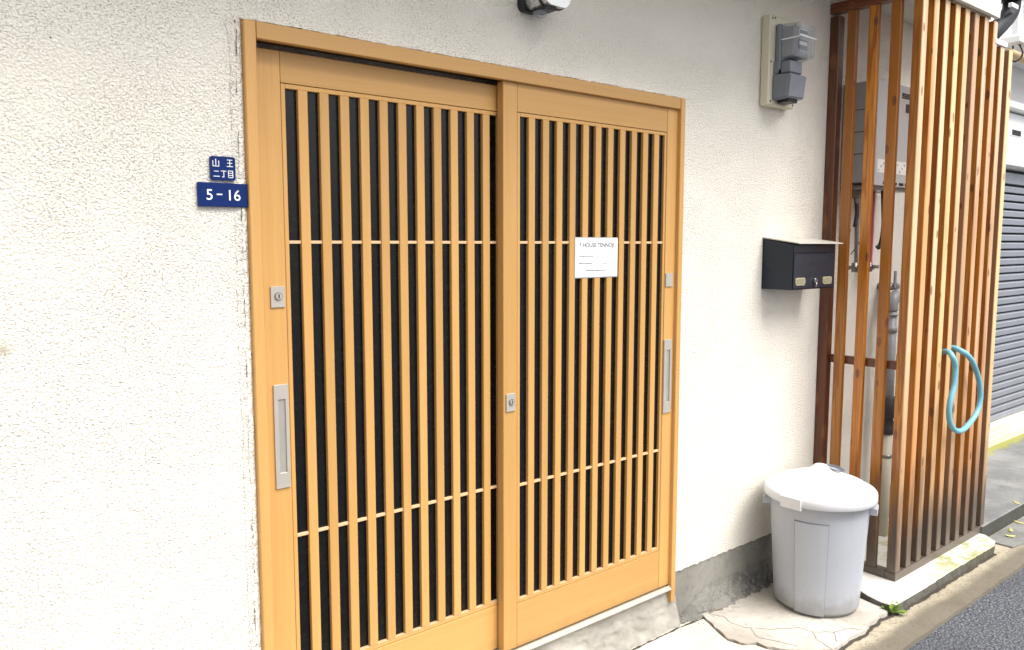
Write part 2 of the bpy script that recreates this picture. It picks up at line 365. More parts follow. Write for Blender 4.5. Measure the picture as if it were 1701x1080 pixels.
# kerb strip, slightly uneven towards the road
bm = bmesh.new()
pts = [(-3+i*.06, -.668+.004*nz(i*.7)+.003*nz(i*2.1, 5)) for i in range(0, 260)]
prism(bm, pts + [(12.6, .2), (-3, .2)], -.03, -.012); struct('kerb_strip', bm, 'strip')
def rib0(pts, w):
    bm = bmesh.new(); n = len(pts); L = []
    for i, (x, y) in enumerate(pts): k = w*max(.1, .5+1.2*nz(x*19, 5)+.6*nz(x*70, 1)); L.append((bm.verts.new((x, y+k, .0035)), bm.verts.new((x, y-k, .0035))))
    for (a, b), (c, d) in zip(L, L[1:]): bm.faces.new((a, b, d, c))
    return bm
struct('wall_foot_soil', rib0([(1.9+i*.01, -.040-.004*nz(i*.3)-.018*max(0, min(1, (1.9+i*.01-2.44)/.2))) for i in range(82)], .007), 'soil', 'stuff')
# new pale concrete in front of the door
edge = [(2.60, .0), (2.585, -.03), (2.555, -.10), (2.525, -.16), (2.50, -.225), (2.515, -.28), (2.555, -.31), (2.56, -.355), (2.60, -.41), (2.62, -.45), (2.60, -.50)]
bm = bmesh.new(); prism(bm, [(-3, .0)] + [(-3, -.52)] + [(2.2, -.53), (2.45, -.515)] + [(x-.006, y) for x, y in edge[::-1]], -.02, .001); struct('doorstep_slab', bm, 'slab_new')
# old cracked slab under the bin, jagged outline
def jag(poly, amp=.009, step=.014):
    out = []
    for (x0, y0), (x1, y1) in zip(poly, poly[1:]):
        L = math.hypot(x1-x0, y1-y0); n = max(1, int(L/step))
        for k in range(n):
            t = k/n; x = x0+(x1-x0)*t; y = y0+(y1-y0)*t
            out.append((x+amp*(nz(x*23, y*27, 3)+.7*nz(x*80, y*80, 3)), y+amp*(nz(x*21, y*25, 9)+.7*nz(x*80, y*80, 8))))
    return out + [poly[-1]]
old = [(2.615, .0)] + [(x+.004, y) for x, y in edge[1:9]] + [(2.657, -.458), (2.735, -.522), (2.87, -.514), (2.95, -.519), (3.06, -.508), (3.17, -.5), (3.215, -.5)]
bm = bmesh.new(); prism(bm, jag(old, .009) + [(3.24, -.33), (3.42, -.25), (3.42, .0)], -.02, .007); cracked = struct('cracked_slab', bm, 'slab_old')
def ribbon(name, pts, w0, w1, z):
    bm = bmesh.new(); P = jag(pts, .009, .014); L = []
    for i, (x, y) in enumerate(P):
        a = P[max(0, i-1)]; b = P[min(len(P)-1, i+1)]; d = Vector((b[0]-a[0], b[1]-a[1])); d = d.normalized() if d.length else Vector((1, 0))
        w = w0+(w1-w0)*(.5+.5*nz(x*25, y*25, 6)); L.append((bm.verts.new((x-d.y*w, y+d.x*w, z)), bm.verts.new((x+d.y*w, y-d.x*w, z))))
    for (a, b), (c, d) in zip(L, L[1:]): bm.faces.new((a, b, d, c))
    return bm
bm = ribbon('crack_soil', [(2.60, -.0)] + edge[1:9] + [(2.65, -.458), (2.735, -.527), (2.87, -.519), (2.95, -.525), (3.06, -.514), (3.17, -.506), (3.24, -.520), (3.5, -.530), (3.76, -.527), (4.0, -.530), (4.27, -.531)], .006, .013, -.0095)
struct('crack_soil', bm, 'soil', 'stuff')
for pl in ([(2.655, -.24), (2.70, -.29), (2.79, -.352), (2.80, -.40), (2.86, -.45), (2.93, -.475), (2.97, -.512)], [(2.80, -.40), (2.755, -.44), (2.735, -.515)], [(2.615, -.05), (2.64, -.10), (2.615, -.16), (2.64, -.23), (2.60, -.30), (2.655, -.42)], [(2.86, -.45), (2.80, -.50)]):
    obj('crack', ribbon('crack', pl, .0004, .0019, .0079), 'crack', cracked, fix=False)
# pad under the lattice
pad = [(3.47, .0), (3.47, -.22), (3.40, -.262), (3.30, -.318), (3.268, -.345), (3.238, -.40), (3.222, -.46), (3.222, -.50), (3.234, -.519)]
pad = jag(pad, .002, .02)
bm = bmesh.new(); prism(bm, pad + jag([(3.5, -.523), (3.76, -.519), (4.0, -.522), (4.27, -.525), (4.345, -.505), (4.40, -.44)], .003, .02) + [(4.40, .0)], -.02, .03)
bmesh.ops.bevel(bm, geom=[e for e in bm.edges if abs(e.verts[0].co.z-.03) < 1e-5 and abs(e.verts[1].co.z-.03) < 1e-5], offset=.003, segments=1, affect='EDGES')
struct('lattice_pad', bm, 'pad')
# neighbour's raised apron
bm = bmesh.new(); bx(bm, 4.405, 12, -.42, .235, -.02, .068, .006); struct('apron', bm, 'apron')
bm = bmesh.new(); prism(bm, [(4.42, -.43), (4.42, -.56), (4.7, -.6), (5.2, -.52), (5.9, -.56), (6.5, -.43)], -.02, -.004); struct('apron_edge', bm, 'wet')

# ------------------------------------------------------------------ house
house = thing('house', (0, 0, 0), 'cream stucco house front with a tan two-leaf lattice sliding door', 'house')
XL, XR, ZT = .755, 2.4275, 2.057          # outer edges of the door frame
bm = bmesh.new()
def panel(bm, x0, x1, z0, z1, zn=None):
    """stucco panel made of columns with a ragged lower edge where asked"""
    n = max(1, int((x1-x0)/.02)) if zn else 1
    for i in range(n):
        a, b = x0+(x1-x0)*i/n, x0+(x1-x0)*(i+1)/n
        za, zb = (z0+zn*nz(a*40), z0+zn*nz(b*40)) if zn else (z0, z0)
        f = [(a, 0, za), (b, 0, zb), (b, 0, z1), (a, 0, z1)]
        vs = [bm.verts.new(p) for p in f]; bm.faces.new(vs)
        g = [bm.verts.new((p[0], .02, p[2])) for p in f[:2]]; bm.faces.new((vs[1], vs[0], g[0], g[1]))
panel(bm, -2.6, XL, .20, 3.2, .006)
panel(bm, XL, XR, ZT, 3.2)
panel(bm, XR, 4.44, .214, 3.2, .007)
bx(bm, -2.6, XL-.001, .02, .2, .0, 3.2); bx(bm, XR+.001, 4.44, .02, .2, .0, 3.2); bx(bm, XL-.001, XR+.001, .12, .2, .0, 3.2); bx(bm, XL, XR, .02, .12, ZT, 3.2)
bx(bm, 4.32, 4.44, .2, 5, .0, 3.2); bx(bm, -2.6, -2.48, .2, 5, 0, 3.2)
obj('wall', bm, 'stucco', house, fix=False)
# plinth + base under the door
bm = bmesh.new()
bx(bm, -2.6, XL-.001, .004, .019, -.02, .225); bx(bm, XR+.001, 4.44, .004, .019, -.02, .228)
obj('plinth', bm, 'plinth', house)
bm = bmesh.new()
def base_fn(u, v):
    x = .70+u*1.75; z = .158-v*.175
    lump = max(0, v-.25)*.05 + .010*nz(x*9, z*14, 2) + .006*nz(x*31, z*40, 5) + .003*nz(x*90, z*90)
    return (x, .002 - lump, z)
grid_patch(bm, base_fn, 220, 26); bx(bm, .76, 2.42, .03, .11, -.02, .15)
obj('door_base', bm, 'mortar', house, fix=False)
# rough mortar fillet between plinth and ground
bm = bmesh.new()
def fil_fn(u, v):
    x = 2.44+u*.98
    hgt = .02+.075*min(1, max(0, (x-2.50)/.14)) + .012*nz(x*11, 3) + .006*nz(x*37, 8); dep = .028+.05*min(1, max(0, (x-2.48)/.2)) + .014*nz(x*9, 7)
    a = v*math.pi/2; k = 1+.28*nz(x*17, v*4, 4)+.30*nz(x*52, v*10, 6)*math.sin(2*a)+.16*nz(x*120, v*22, 2)*math.sin(2*a)
    y = -dep*(1-math.cos(a))*k - .004*nz(x*60, v*20); z = .004+hgt*(1-math.sin(a))*k + .005*nz(x*48, v*14, 1)*math.sin(2*a)
    return (x, y+.003, z)
grid_patch(bm, fil_fn, 420, 26)
obj('mortar_fillet', bm, 'mortar_d', house, fix=False)
# sealant lip round the frame
bm = bmesh.new()
def seal_v(u, v):
    z = .16+u*(ZT-.15); w = .030+.006*nz(z*9, 1)+.004*nz(z*37, 2); x = XL-.001-v*w
    return (x, -.0012-.007*math.sin(math.pi*min(1, v*1.2))*(1-.5*v)*(1+.9*nz(z*60, v*4)) - .004*max(0, nz(z*24, v*3, 4)), z)
grid_patch(bm, lambda u, v: seal_v(u, 1-v), 420, 7)
def seal_h(u, v):
    x = XL-.02+u*(XR-XL+.02); w = .008+.004*nz(x*12, 6)+.003*nz(x*41, 7)
    return (x, -.0012-.010*math.sin(math.pi*min(1, v*1.25))*(1-.5*v)*(1+.8*nz(x*52, v*4)), ZT+.001+v*w)
grid_patch(bm, seal_h, 420, 6)
obj('sealant', bm, 'stucco', house, fix=False)
def crk(pt, n, w):
    bm = bmesh.new(); L = []
    for i in range(n+1):
        x, z, tx_, tz_ = pt(i/n); k = w*max(0, .15+1.1*nz(i*.045, 2)+.7*nz(i*.31, 7)+.4*nz(i*1.3, 4)); y = -.0085-.002*nz(i*.2)
        L.append((bm.verts.new((x-tz_*k, y, z+tx_*k)), bm.verts.new((x+tz_*k, y, z-tx_*k)), k))
    for a, b in zip(L, L[1:]):
        if a[2] > 0 or b[2] > 0: bm.faces.new((a[0], a[1], b[1], b[0]))
    return bm
obj('joint_crack', crk(lambda t: (XL-.017+.005*nz(t*13, 3)+.003*nz(t*60, 5), .2+t*1.87, 0, 1), 520, .0016), 'soil', house, fix=False)
obj('joint_crack', crk(lambda t: (XL+.02+t*(XR-XL-.05), ZT+.0035+.002*nz(t*30, 8), 1, 0), 420, .0014), 'soil', house, fix=False)
# canopy / eave over the front
bm = bmesh.new(); bx(bm, -2.6, 3.42, -.57, -.002, 2.64, 2.80); bx(bm, 3.4202, 4.16, -.4105, -.002, 2.64, 2.80); bx(bm, 4.1602, 4.44, -.26, -.002, 2.64, 2.80)
cn = obj('canopy', bm, 'fascia', house)
bm = bmesh.new(); bx(bm, 3.50, 4.20, -.434, -.412, 2.566, 2.83, .002); obj('fascia', bm, 'fascia', cn)
# door frame
bm = bmesh.new(); bx(bm, XL, .785, -.02, .075, .108, ZT, .002); bx(bm, .785, .80, .02, .075, .16, ZT-.04); obj('door_jamb', bm, 'wood_v', house)
bm = bmesh.new(); bx(bm, 2.4025, XR, -.02, .03, .108, ZT, .002); bx(bm, 2.408, 2.426, .03, .075, .17, ZT); obj('door_jamb', bm, 'wood_v', house)
bm = bmesh.new(); bx(bm, .7865, 2.401, -.018, .003, 2.017, ZT, .0015); bx(bm, .7865, 2.401, .003, .020, 2.024, ZT); bx(bm, .7865, 2.401, .020, .115, 2.04, ZT); obj('door_head', bm, 'wood_h', house)
bm = bmesh.new(); bx(bm, .787, 2.401, -.022, .10, .160, .1705, .002); bx(bm, .787, 2.401, -.014, -.010, .1705, .1765); bx(bm, .787, 2.401, .028, .031, .1705, .176); bx(bm, .787, 2.401, .066, .07, .1705, .176)
obj('sill_track', bm, 'sill', house)
def lattice_door(x0, dt, yf, st_l, st_r, label):
    """x0 = lattice left edge, yf = front plane; st_l/st_r = outer edges of the stiles"""
    P, Wd, N = .0602, .0268, 11
    lx1 = x0+.0338+N*P; zt, zb = 1.9165, .3415; bw = .0115
    bm = bmesh.new(); y0, y1 = yf+.002, yf+.028
    bx(bm, x0-bw, x0, y0, y1, zb-bw, zt+bw, .001); bx(bm, lx1, lx1+bw, y0, y1, zb-bw, zt+bw, .001)
    bx(bm, x0+.0002, lx1-.0002, y0, y1, zt, zt+bw, .001); bx(bm, x0+.0002, lx1-.0002, y0, y1, zb-bw, zb, .001)
    d = obj('sliding_door', bm, 'wood_v', house, (x0, yf, .178), label)
    g = .0016
    bl, br = x0-bw-g, lx1+bw+g
    obj('stile', box(st_l, bl, yf, yf+.030, .178, dt, .0015), 'wood_v', d, (st_l, yf, .178))
    obj('stile', box(br, st_r, yf, yf+.030, .178, dt, .0015), 'wood_v', d, (br, yf, .178))
    obj('rail', box(bl+.0008, br-.0008, yf+.0008, yf+.030, zt+bw+g, dt, .001), 'wood_h', d, (bl, yf, zt))
    obj('rail', box(bl+.0008, br-.0008, yf+.0008, yf+.030, .178, zb-bw-g, .001), 'wood_h', d, (bl, yf, .178))
    obj('glass_pane', box(x0-.004, lx1+.004, yf+.0125, yf+.0175, zb-.004, zt+.004), 'glass', d, (x0, yf, zb))
    s = None
    for k in range(N):
        xr = x0+.0338+Wd+k*P-.0002
        if s is None: s = obj('slat', box(xr-Wd, xr, yf-.001, yf+.0122, zb+.0034, zt-.0003, .0012), 'wood_v', d, (xr-Wd, yf, zb))
        else: dup(s, (xr-Wd, yf, zb), d)
    obj('bead_highlight', box(x0+.0003, lx1-.0003, yf+.0012, yf+.0122, zb+.0003, zb+.0031), 'wood_p', d, (x0, yf, zb))  # pale strip added to paint the sun highlight on the lower bead
    for z in (1.5240, .7305):
        obj('muntin', box(x0+.0004, lx1-.0004, yf+.0035, yf+.0121, z-.0042, z+.0042, .0008), 'wood_p', d, (x0, yf, z))
    return d, lx1
def pull(d, x0, x1, z0, z1, yf, rx0, rx1):
    bm = bmesh.new(); y0, y1 = yf-.0055, yf-.0003; a, b = z0+.042, z1-.040
    bx(bm, x0, x1, y0, y1, z0, a, .001); bx(bm, x0, x1, y0, y1, b, z1, .001)
    bx(bm, x0, rx0, y0, y1, a-.0012, b+.0012, 0); bx(bm, rx1, x1, y0, y1, a-.0012, b+.0012, 0)
    bx(bm, rx0, rx1, y1-.0012, y1-.0004, a, b, 0, 1)
    obj('handle', bm, ['alu', 'alu_dark'], d, (x0, yf, z0))
def lock(d, x0, x1, z0, z1, yf, cyl=True):
    bm = bmesh.new(); bx(bm, x0, x1, yf-.005, yf-.0003, z0, z1, .001)
    if cyl:
        cx, cz = (x0+x1)/2+.001, (z0+z1)/2+.002
        tube(bm, [(cx, yf-.005, cz), (cx, yf-.0085, cz)], .0105, 20, 1); tube(bm, [(cx, yf-.0085, cz), (cx, yf-.0095, cz)], .0078, 20, 0)
        bx(bm, cx-.0016, cx+.0016, yf-.0102, yf-.0094, cz-.005, cz+.005, 0, 2)
    obj('lock', bm, ['alu', 'steel', 'black'], d, (x0, yf, z0), fix=True)
dl, _ = lattice_door(.8785, 2.008, .032, .800, 1.640, 'left sliding door leaf, set back behind the right leaf, with a long pull')
lock(dl, .821, .8595, 1.355, 1.410, .032); pull(dl, .8205, .8610, .873, 1.152, .032, .832, .852)
dr, _ = lattice_door(1.6362, 2.017, -.004, 1.5663, 2.4080, 'right sliding door leaf in front, with the white paper notice')
lock(dr, 1.5750, 1.6125, .984, 1.042, -.004); lock(dr, 2.3475, 2.3875, 1.3585, 1.410, -.004, False); pull(dr, 2.3450, 2.3890, .8745, 1.157, -.004, 2.359, 2.379)

# ------------------------------------------------------------------ notice on the right leaf
nt = thing('paper_notice', (1.876, -.007, 1.406), 'small laminated white paper notice taped on the right door slats', 'notice')
bm = bmesh.new(); bx(bm, 1.8755, 2.081, -.0078, -.0062, 1.4065, 1.5375); obj('sheet', bm, 'paper', nt, (1.876, -.007, 1.406))
bm = bmesh.new(); bx(bm, 1.8735, 2.083, -.0061, -.0056, 1.4030, 1.5420); obj('laminate_edge', bm, 'ink2', nt, (1.876, -.007, 1.406))
b = text_bm('F HOUSE TENNOJI', .0205, (1.978, -.0080, 1.5085), center=True, bold=.0004)
obj('heading', b, 'ink', nt, (1.876, -.007, 1.5), fix=False)
bm = bmesh.new()
def dashes(x0, x1, z, h, gap, mi):
    x = x0
    while x < x1:
        w = random.uniform(.0025, .0065); bx(bm, x, min(x1, x+w), -.0082, -.0079, z, z+h*random.uniform(.7, 1), 0, mi); x += w+gap*random.uniform(.6, 1.6)
dashes(1.892, 1.96, 1.4755, .0032, .0015, 0); dashes(1.968, 1.985, 1.478, .003, .002, 1); dashes(1.898, 1.945, 1.464, .0026, .002, 1)
dashes(1.890, 1.957, 1.4515, .0036, .0012, 0); dashes(1.895, 1.955, 1.442, .0024, .002, 1)
dashes(1.968, 1.986, 1.448, .0055, .0012, 1); dashes(2.005, 2.028, 1.449, .0055, .0012, 1); dashes(2.045, 2.062, 1.450, .0055, .0012, 1)
dashes(1.925, 2.03, 1.427, .0032, .001, 0)
obj('small_print', bm, ['ink', 'ink2'], nt, (1.876, -.007, 1.42))

# ------------------------------------------------------------------ address plates
def rounded(bm, x0, x1, z0, z1, y0, y1, r, n=5):
    pts = []
    for cx, cz, a in ((x1-r, z1-r, 0), (x0+r, z1-r, 90), (x0+r, z0+r, 180), (x1-r, z0+r, 270)):
        for k in range(n+1):
            t = math.radians(a+90*k/n); pts.append((cx+r*math.cos(t), cz+r*math.sin(t)))
    hexa(bm, [(x, y0, z) for x, z in pts], [(x, y1, z) for x, z in pts])
p1 = thing('town_plate', (.667, -.002, 1.672), 'small square blue town name plate with kanji above the number plate', 'address plate')
bm = bmesh.new(); rounded(bm, .667, .727, 1.672, 1.7285, -.0085, -.001, .006); obj('plate', bm, 'blue', p1, (.667, -.002, 1.672))
bm = bmesh.new()
def st(x, z, dx, dz, w=.0016):        # one brush stroke given in plate units (0..60 wide, 0..56.5 high)
    x, z, dx, dz = x*.001+.667, z*.001+1.672, dx*.001, dz*.001
    n = Vector((-dz, dx)).normalized()*w/2
    q = [(x+n.x, z+n.y), (x-n.x, z-n.y), (x+dx-n.x, z+dz-n.y), (x+dx+n.x, z+dz+n.y)]
    hexa(bm, [(a, -.0091, c) for a, c in q], [(a, -.0084, c) for a, c in q])
for s_ in ((6, 33, 0, 13), (13, 33, 0, 17), (20, 33, 0, 13), (5.1, 33, 15.8, 0),           # yama
           (40, 49, 13, 0), (40.5, 41.5, 12, 0), (39, 33.5, 15, 0), (46.5, 33.5, 0, 15.5),  # ou
           (8, 21, 11, 0), (6.5, 9, 14.5, 0),                                                # ni
           (24.5, 22, 13, 0), (31.3, 22, 0, -15), (31.3, 7.2, -4.5, 1.5),                    # chou
           (42.5, 7, 0, 16), (53, 7, 0, 16), (41.6, 23, 12.3, 0), (42.5, 17.7, 10.5, 0), (42.5, 12.4, 10.5, 0), (41.6, 7.2, 12.3, 0)):  # me
    st(*s_)
obj('lettering', bm, 'white', p1, (.667, -.009, 1.68))
p2 = thing('number_plate', (.635, -.002, 1.608), 'wide dark blue number plate reading 5-16 beside the door frame', 'address plate')
bm = bmesh.new(); bx(bm, .635, .7545, -.011, -.001, 1.6085, 1.6655, .0012); obj('plate', bm, 'blue', p2, (.635, -.002, 1.608))
b = text_bm('5', .036, (.6525, -.0116, 1.6245), bold=.0002); merge(b, text_bm('16', .036, (.7010, -.0116, 1.6245), bold=.0002))
bm2 = bmesh.new(); bx(bm2, .6785, .692, -.0117, -.0113, 1.6365, 1.6395); merge(b, bm2)
obj('lettering', b, 'white', p2, (.635, -.011, 1.62), fix=False)

# ------------------------------------------------------------------ entrance lamp at the top edge
lp = thing('wall_lamp', (1.66, 0, 2.21), 'silver and black wall lamp above the middle of the door', 'lamp')
bm = bmesh.new(); rounded(bm, 1.625, 1.70, 2.232, 2.38, -.022, -.001, .02); obj('backplate', bm, 'black', lp, (1.66, 0, 2.23))
bm = bmesh.new(); rounded(bm, 1.640, 1.745, 2.236, 2.34, -.112, -.0225, .03, 8); obj('housing', bm, 'silver', lp, (1.66, -.05, 2.24))
bm = bmesh.new()
rounded(bm, 1.637, 1.748, 2.2325, 2.343, -.09, -.082, .032, 8); bx(bm, 1.655, 1.70, -.10, -.03, 2.226, 2.2362, .002); obj('trim', bm, 'black', lp, (1.66, -.05, 2.24))
bm = bmesh.new(); lathe(bm, 1.668, -.060, [(0, 2.206), (.012, 2.208), (.020, 2.214), (.023, 2.226)], 24); obj('sensor_dome', bm, 'clear', lp, (1.668, -.06, 2.21))

# ------------------------------------------------------------------ electricity meter
mt = thing('electric_meter', (2.93, 0, 2.09), 'grey electricity meter with clear cover on a cream wall board', 'electric meter')
bm = bmesh.new(); bx(bm, 2.927, 3.122, -.043, -.001, 2.088, 2.447, .005); obj('mounting_board', bm, 'cream', mt, (2.93, 0, 2.09))
for x, z in ((2.942, 2.433), (2.960, 2.436), (3.108, 2.433), (2.942, 2.103), (3.108, 2.103), (2.938, 2.26)):
    bm = bmesh.new(); tube(bm, [(x, -.0425, z), (x, -.0445, z)], .0042, 10); obj('screw', bm, 'black', mt, (x, -.04, z))
bm = bmesh.new(); bx(bm, 2.9625, 3.10, -.069, -.0432, 2.225, 2.411, .006); bx(bm, 2.968, 3.055, -.115, -.0692, 2.2115, 2.2605, .004); bx(bm, 2.957, 2.9618, -.066, -.0434, 2.213, 2.262, .001)
obj('case', bm, 'grey', mt, (2.96, -.045, 2.22))
bm = bmesh.new()
f = [(2.964, -.0695, 2.264), (3.097, -.0695, 2.264), (3.097, -.0695, 2.409), (2.964, -.0695, 2.409)]
g = [(2.967, -.152, 2.276), (3.090, -.152, 2.276), (3.088, -.152, 2.402), (2.967, -.152, 2.402)]
hexa(bm, g, f); bmesh.ops.recalc_face_normals(bm, faces=bm.faces[:])
bmesh.ops.bevel(bm, geom=bm.edges[:], offset=.006, segments=2, affect='EDGES')
obj('clear_cover', bm, 'clear', mt, (2.96, -.07, 2.26))
bm = bmesh.new(); bx(bm, 2.975, 3.085, -.120, -.0705, 2.278, 2.395, .003); bx(bm, 2.985, 3.07, -.123, -.1202, 2.275, 2.30, .001)
obj('mechanism', bm, 'meter_in', mt, (2.97, -.07, 2.28))
bm = bmesh.new(); bx(bm, 2.966, 3.0905, -.1535, -.1522, 2.348, 2.3525); bx(bm, 2.9635, 2.966, -.152, -.072, 2.343, 2.347); obj('seal_wire', bm, 'white', mt, (2.97, -.15, 2.35))
bm = bmesh.new(); bx(bm, 3.012, 3.072, -.1235, -.1203, 2.364, 2.389, 0, 0); bx(bm, 3.016, 3.068, -.1262, -.1236, 2.370, 2.384, 0, 1); bx(bm, 3.008, 3.074, -.1235, -.1203, 2.310, 2.346, 0, 1)
for k in range(5): bx(bm, 3.012+k*.012, 3.020+k*.012, -.125, -.1236, 2.325, 2.339, 0, 0)
obj('dial', bm, ['white', 'ink'], mt, (3.01, -.12, 2.31))
bm = bmesh.new()
f = [(2.952, -.0432, 2.109), (3.084, -.0432, 2.109), (3.084, -.0432, 2.211), (2.952, -.0432, 2.211)]
g = [(2.954, -.113, 2.113), (3.070, -.119, 2.113), (3.078, -.124, 2.206), (2.954, -.124, 2.206)]
hexa(bm, g, f); bmesh.ops.recalc_face_normals(bm, faces=bm.faces[:]); bmesh.ops.bevel(bm, geom=bm.edges[:], offset=.005, segments=2, affect='EDGES')
bx(bm, 2.985, 3.05, -.10, -.05, 2.098, 2.112, 0, 1)
obj('terminal_cover', bm, ['grey', 'black'], mt, (2.95, -.045, 2.11))

# ------------------------------------------------------------------ letter box
mb = thing('mailbox', (2.986, 0, 1.325), 'black metal letter box with pale sloping top beside the slat screen', 'mailbox')
bm = bmesh.new()
f = [(2.986, -.144, 1.328), (3.318, -.144, 1.328), (3.318, -.144, 1.5165), (2.986, -.144, 1.5165)]
g = [(2.986, -.001, 1.328), (3.318, -.001, 1.328), (3.318, -.001, 1.542), (2.986, -.001, 1.542)]
hexa(bm, f, g); obj('body', bm, 'navy', mb, (2.986, 0, 1.328))
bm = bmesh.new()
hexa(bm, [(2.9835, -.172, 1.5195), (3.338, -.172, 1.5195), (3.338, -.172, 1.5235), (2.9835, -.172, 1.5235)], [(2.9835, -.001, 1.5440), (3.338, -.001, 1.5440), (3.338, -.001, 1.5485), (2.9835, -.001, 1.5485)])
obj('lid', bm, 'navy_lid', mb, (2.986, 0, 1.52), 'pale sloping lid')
bm = bmesh.new(); bx(bm, 2.992, 3.312, -.1485, -.1442, 1.334, 1.478, .0015); bx(bm, 2.990, 3.314, -.1465, -.1442, 1.484, 1.512, .001); obj('front_flap', bm, 'navy2', mb, (2.99, -.145, 1.334))
for x in (3.003, 3.218):
    bm = bmesh.new(); rounded(bm, x, x+.074, 1.3465, 1.3785, -.1515, -.1487, .012, 6); o = obj('name_holder', bm, 'brass', mb, (x, -.149, 1.3465))
    bm = bmesh.new(); rounded(bm, x+.006, x+.068, 1.3515, 1.3735, -.1525, -.1517, .009, 6); obj('card', bm, 'plate', o, (x, -.151, 1.35))
bm = bmesh.new(); tube(bm, [(3.153, -.1487, 1.364), (3.153, -.158, 1.364)], .011, 16); bx(bm, 3.1505, 3.1555, -.161, -.1581, 1.356, 1.372); tube(bm, [(3.150, -.16, 1.357), (3.145, -.162, 1.338)], .0035, 8)
obj('lock', bm, 'steel', mb, (3.153, -.15, 1.36))
bm = bmesh.new(); bx(bm, 3.3185, 3.328, -.12, -.09, 1.42, 1.462, .002); tube(bm, spline([(3.325, -.105, 1.437), (3.334, -.108, 1.425), (3.333, -.112, 1.412), (3.324, -.11, 1.408)], 4), .003, 8)
obj('hasp', bm, 'steel', mb, (3.32, -.1, 1.42))

# ------------------------------------------------------------------ bin
BX, BY = 3.062, -.262
bn = thing('dustbin', (BX, BY, .007), 'round light grey plastic dustbin with a white lid against the wall', 'dustbin')
bm = bmesh.new()
CA = math.radians(201)
prof = [(0, .012), (.154, .012), (.155, .0072), (.158, .0072), (.159, .020), (.165, .020), (.169, .023), (.1705, .03)] + [(.1705+.0265*k/10, .03+.43*k/10) for k in range(1, 11)] + [(.204, .463), (.204, .478), (.196, .480), (.190, .47), (.165, .05), (0, .045)]
lathe(bm, BX, BY, prof, 144)
obj('body', bm, 'bin', bn, (BX, BY, .007))
def shell(bm, a0, a1, z0, z1, off0, off1, n=10):
    """curved patch hugging the bin wall between two angles"""
    def R(z): return .1705+.0265*(z-.03)/.43
    rows = []
    for z in (z0, z1):
        for off in (off0, off1):
            rows.append([bm.verts.new((BX+(R(z)+off)*math.cos(a), BY+(R(z)+off)*math.sin(a), z)) for a in [a0+(a1-a0)*k/n for k in range(n+1)]])
    a, b, c, d = rows
    for k in range(n):
        for q in ((b[k], b[k+1], d[k+1], d[k]), (a[k+1], a[k], c[k], c[k+1]), (a[k], a[k+1], b[k+1], b[k]), (d[k], d[k+1], c[k+1], c[k])): bm.faces.new(q)
    bm.faces.new((a[0], b[0], d[0], c[0])); bm.faces.new((b[n], a[n], c[n], d[n]))
for cen in (CA, CA+math.pi):
    bm = bmesh.new(); a0, a1 = cen-math.radians(19), cen+math.radians(19); shell(bm, a0, a1, .02, .405, -.003, .006, 14); obj('raised_panel', bm, 'bin', bn, (BX, BY, .02))
    bm = bmesh.new(); shell(bm, a0-.022, a0-.0005, .025, .41, -.002, .0012, 1); shell(bm, a0, a1, .4053, .4095, -.002, .0012, 14); shell(bm, a1+.0005, a1+.012, .025, .41, -.002, .0012, 1); obj('panel_edging', bm, 'bin_edge', bn, (BX, BY, .02))  # darker grey strips bordering the raised panel
for a in (math.radians(118), math.radians(298)):
    bm = bmesh.new(); shell(bm, a-.24, a+.24, .425, .452, -.004, .03, 8); obj('side_grip', bm, 'bin', bn, (BX, BY, .43))
bm = bmesh.new()
nr, na = 40, 144
def lid_z(r, a):
    z = .508+.078*(1-(r/.222)**1.45)
    lx, ly = r*math.cos(a-CA), r*math.sin(a-CA)
    z += .021*math.exp(-((lx/.050)**2+(ly/.040)**4))
    z += .004*math.exp(-((r-.175)/.006)**2)
    return z
top = [[bm.verts.new((BX, BY, lid_z(0, 0)))]]
for i in range(1, nr+1):
    r = .216*i/nr; top.append([bm.verts.new((BX+r*math.cos(2*math.pi*k/na), BY+r*math.sin(2*math.pi*k/na), lid_z(r, 2*math.pi*k/na))) for k in range(na)])
for r, z in ((.2205, .505), (.2225, .499), (.2235, .474), (.2215, .4725), (.2195, .4745), (.218, .498)):
    top.append([bm.verts.new((BX+r*math.cos(2*math.pi*k/na), BY+r*math.sin(2*math.pi*k/na), z)) for k in range(na)])
for a, b in zip(top, top[1:]):
    for k in range(na):
        q = list(dict.fromkeys([a[k % len(a)], a[(k+1) % len(a)], b[(k+1) % len(b)], b[k % len(b)]])); f = bm.faces.new(q); f.smooth = True
ld = obj('lid', bm, 'lid', bn, (BX, BY, .47))
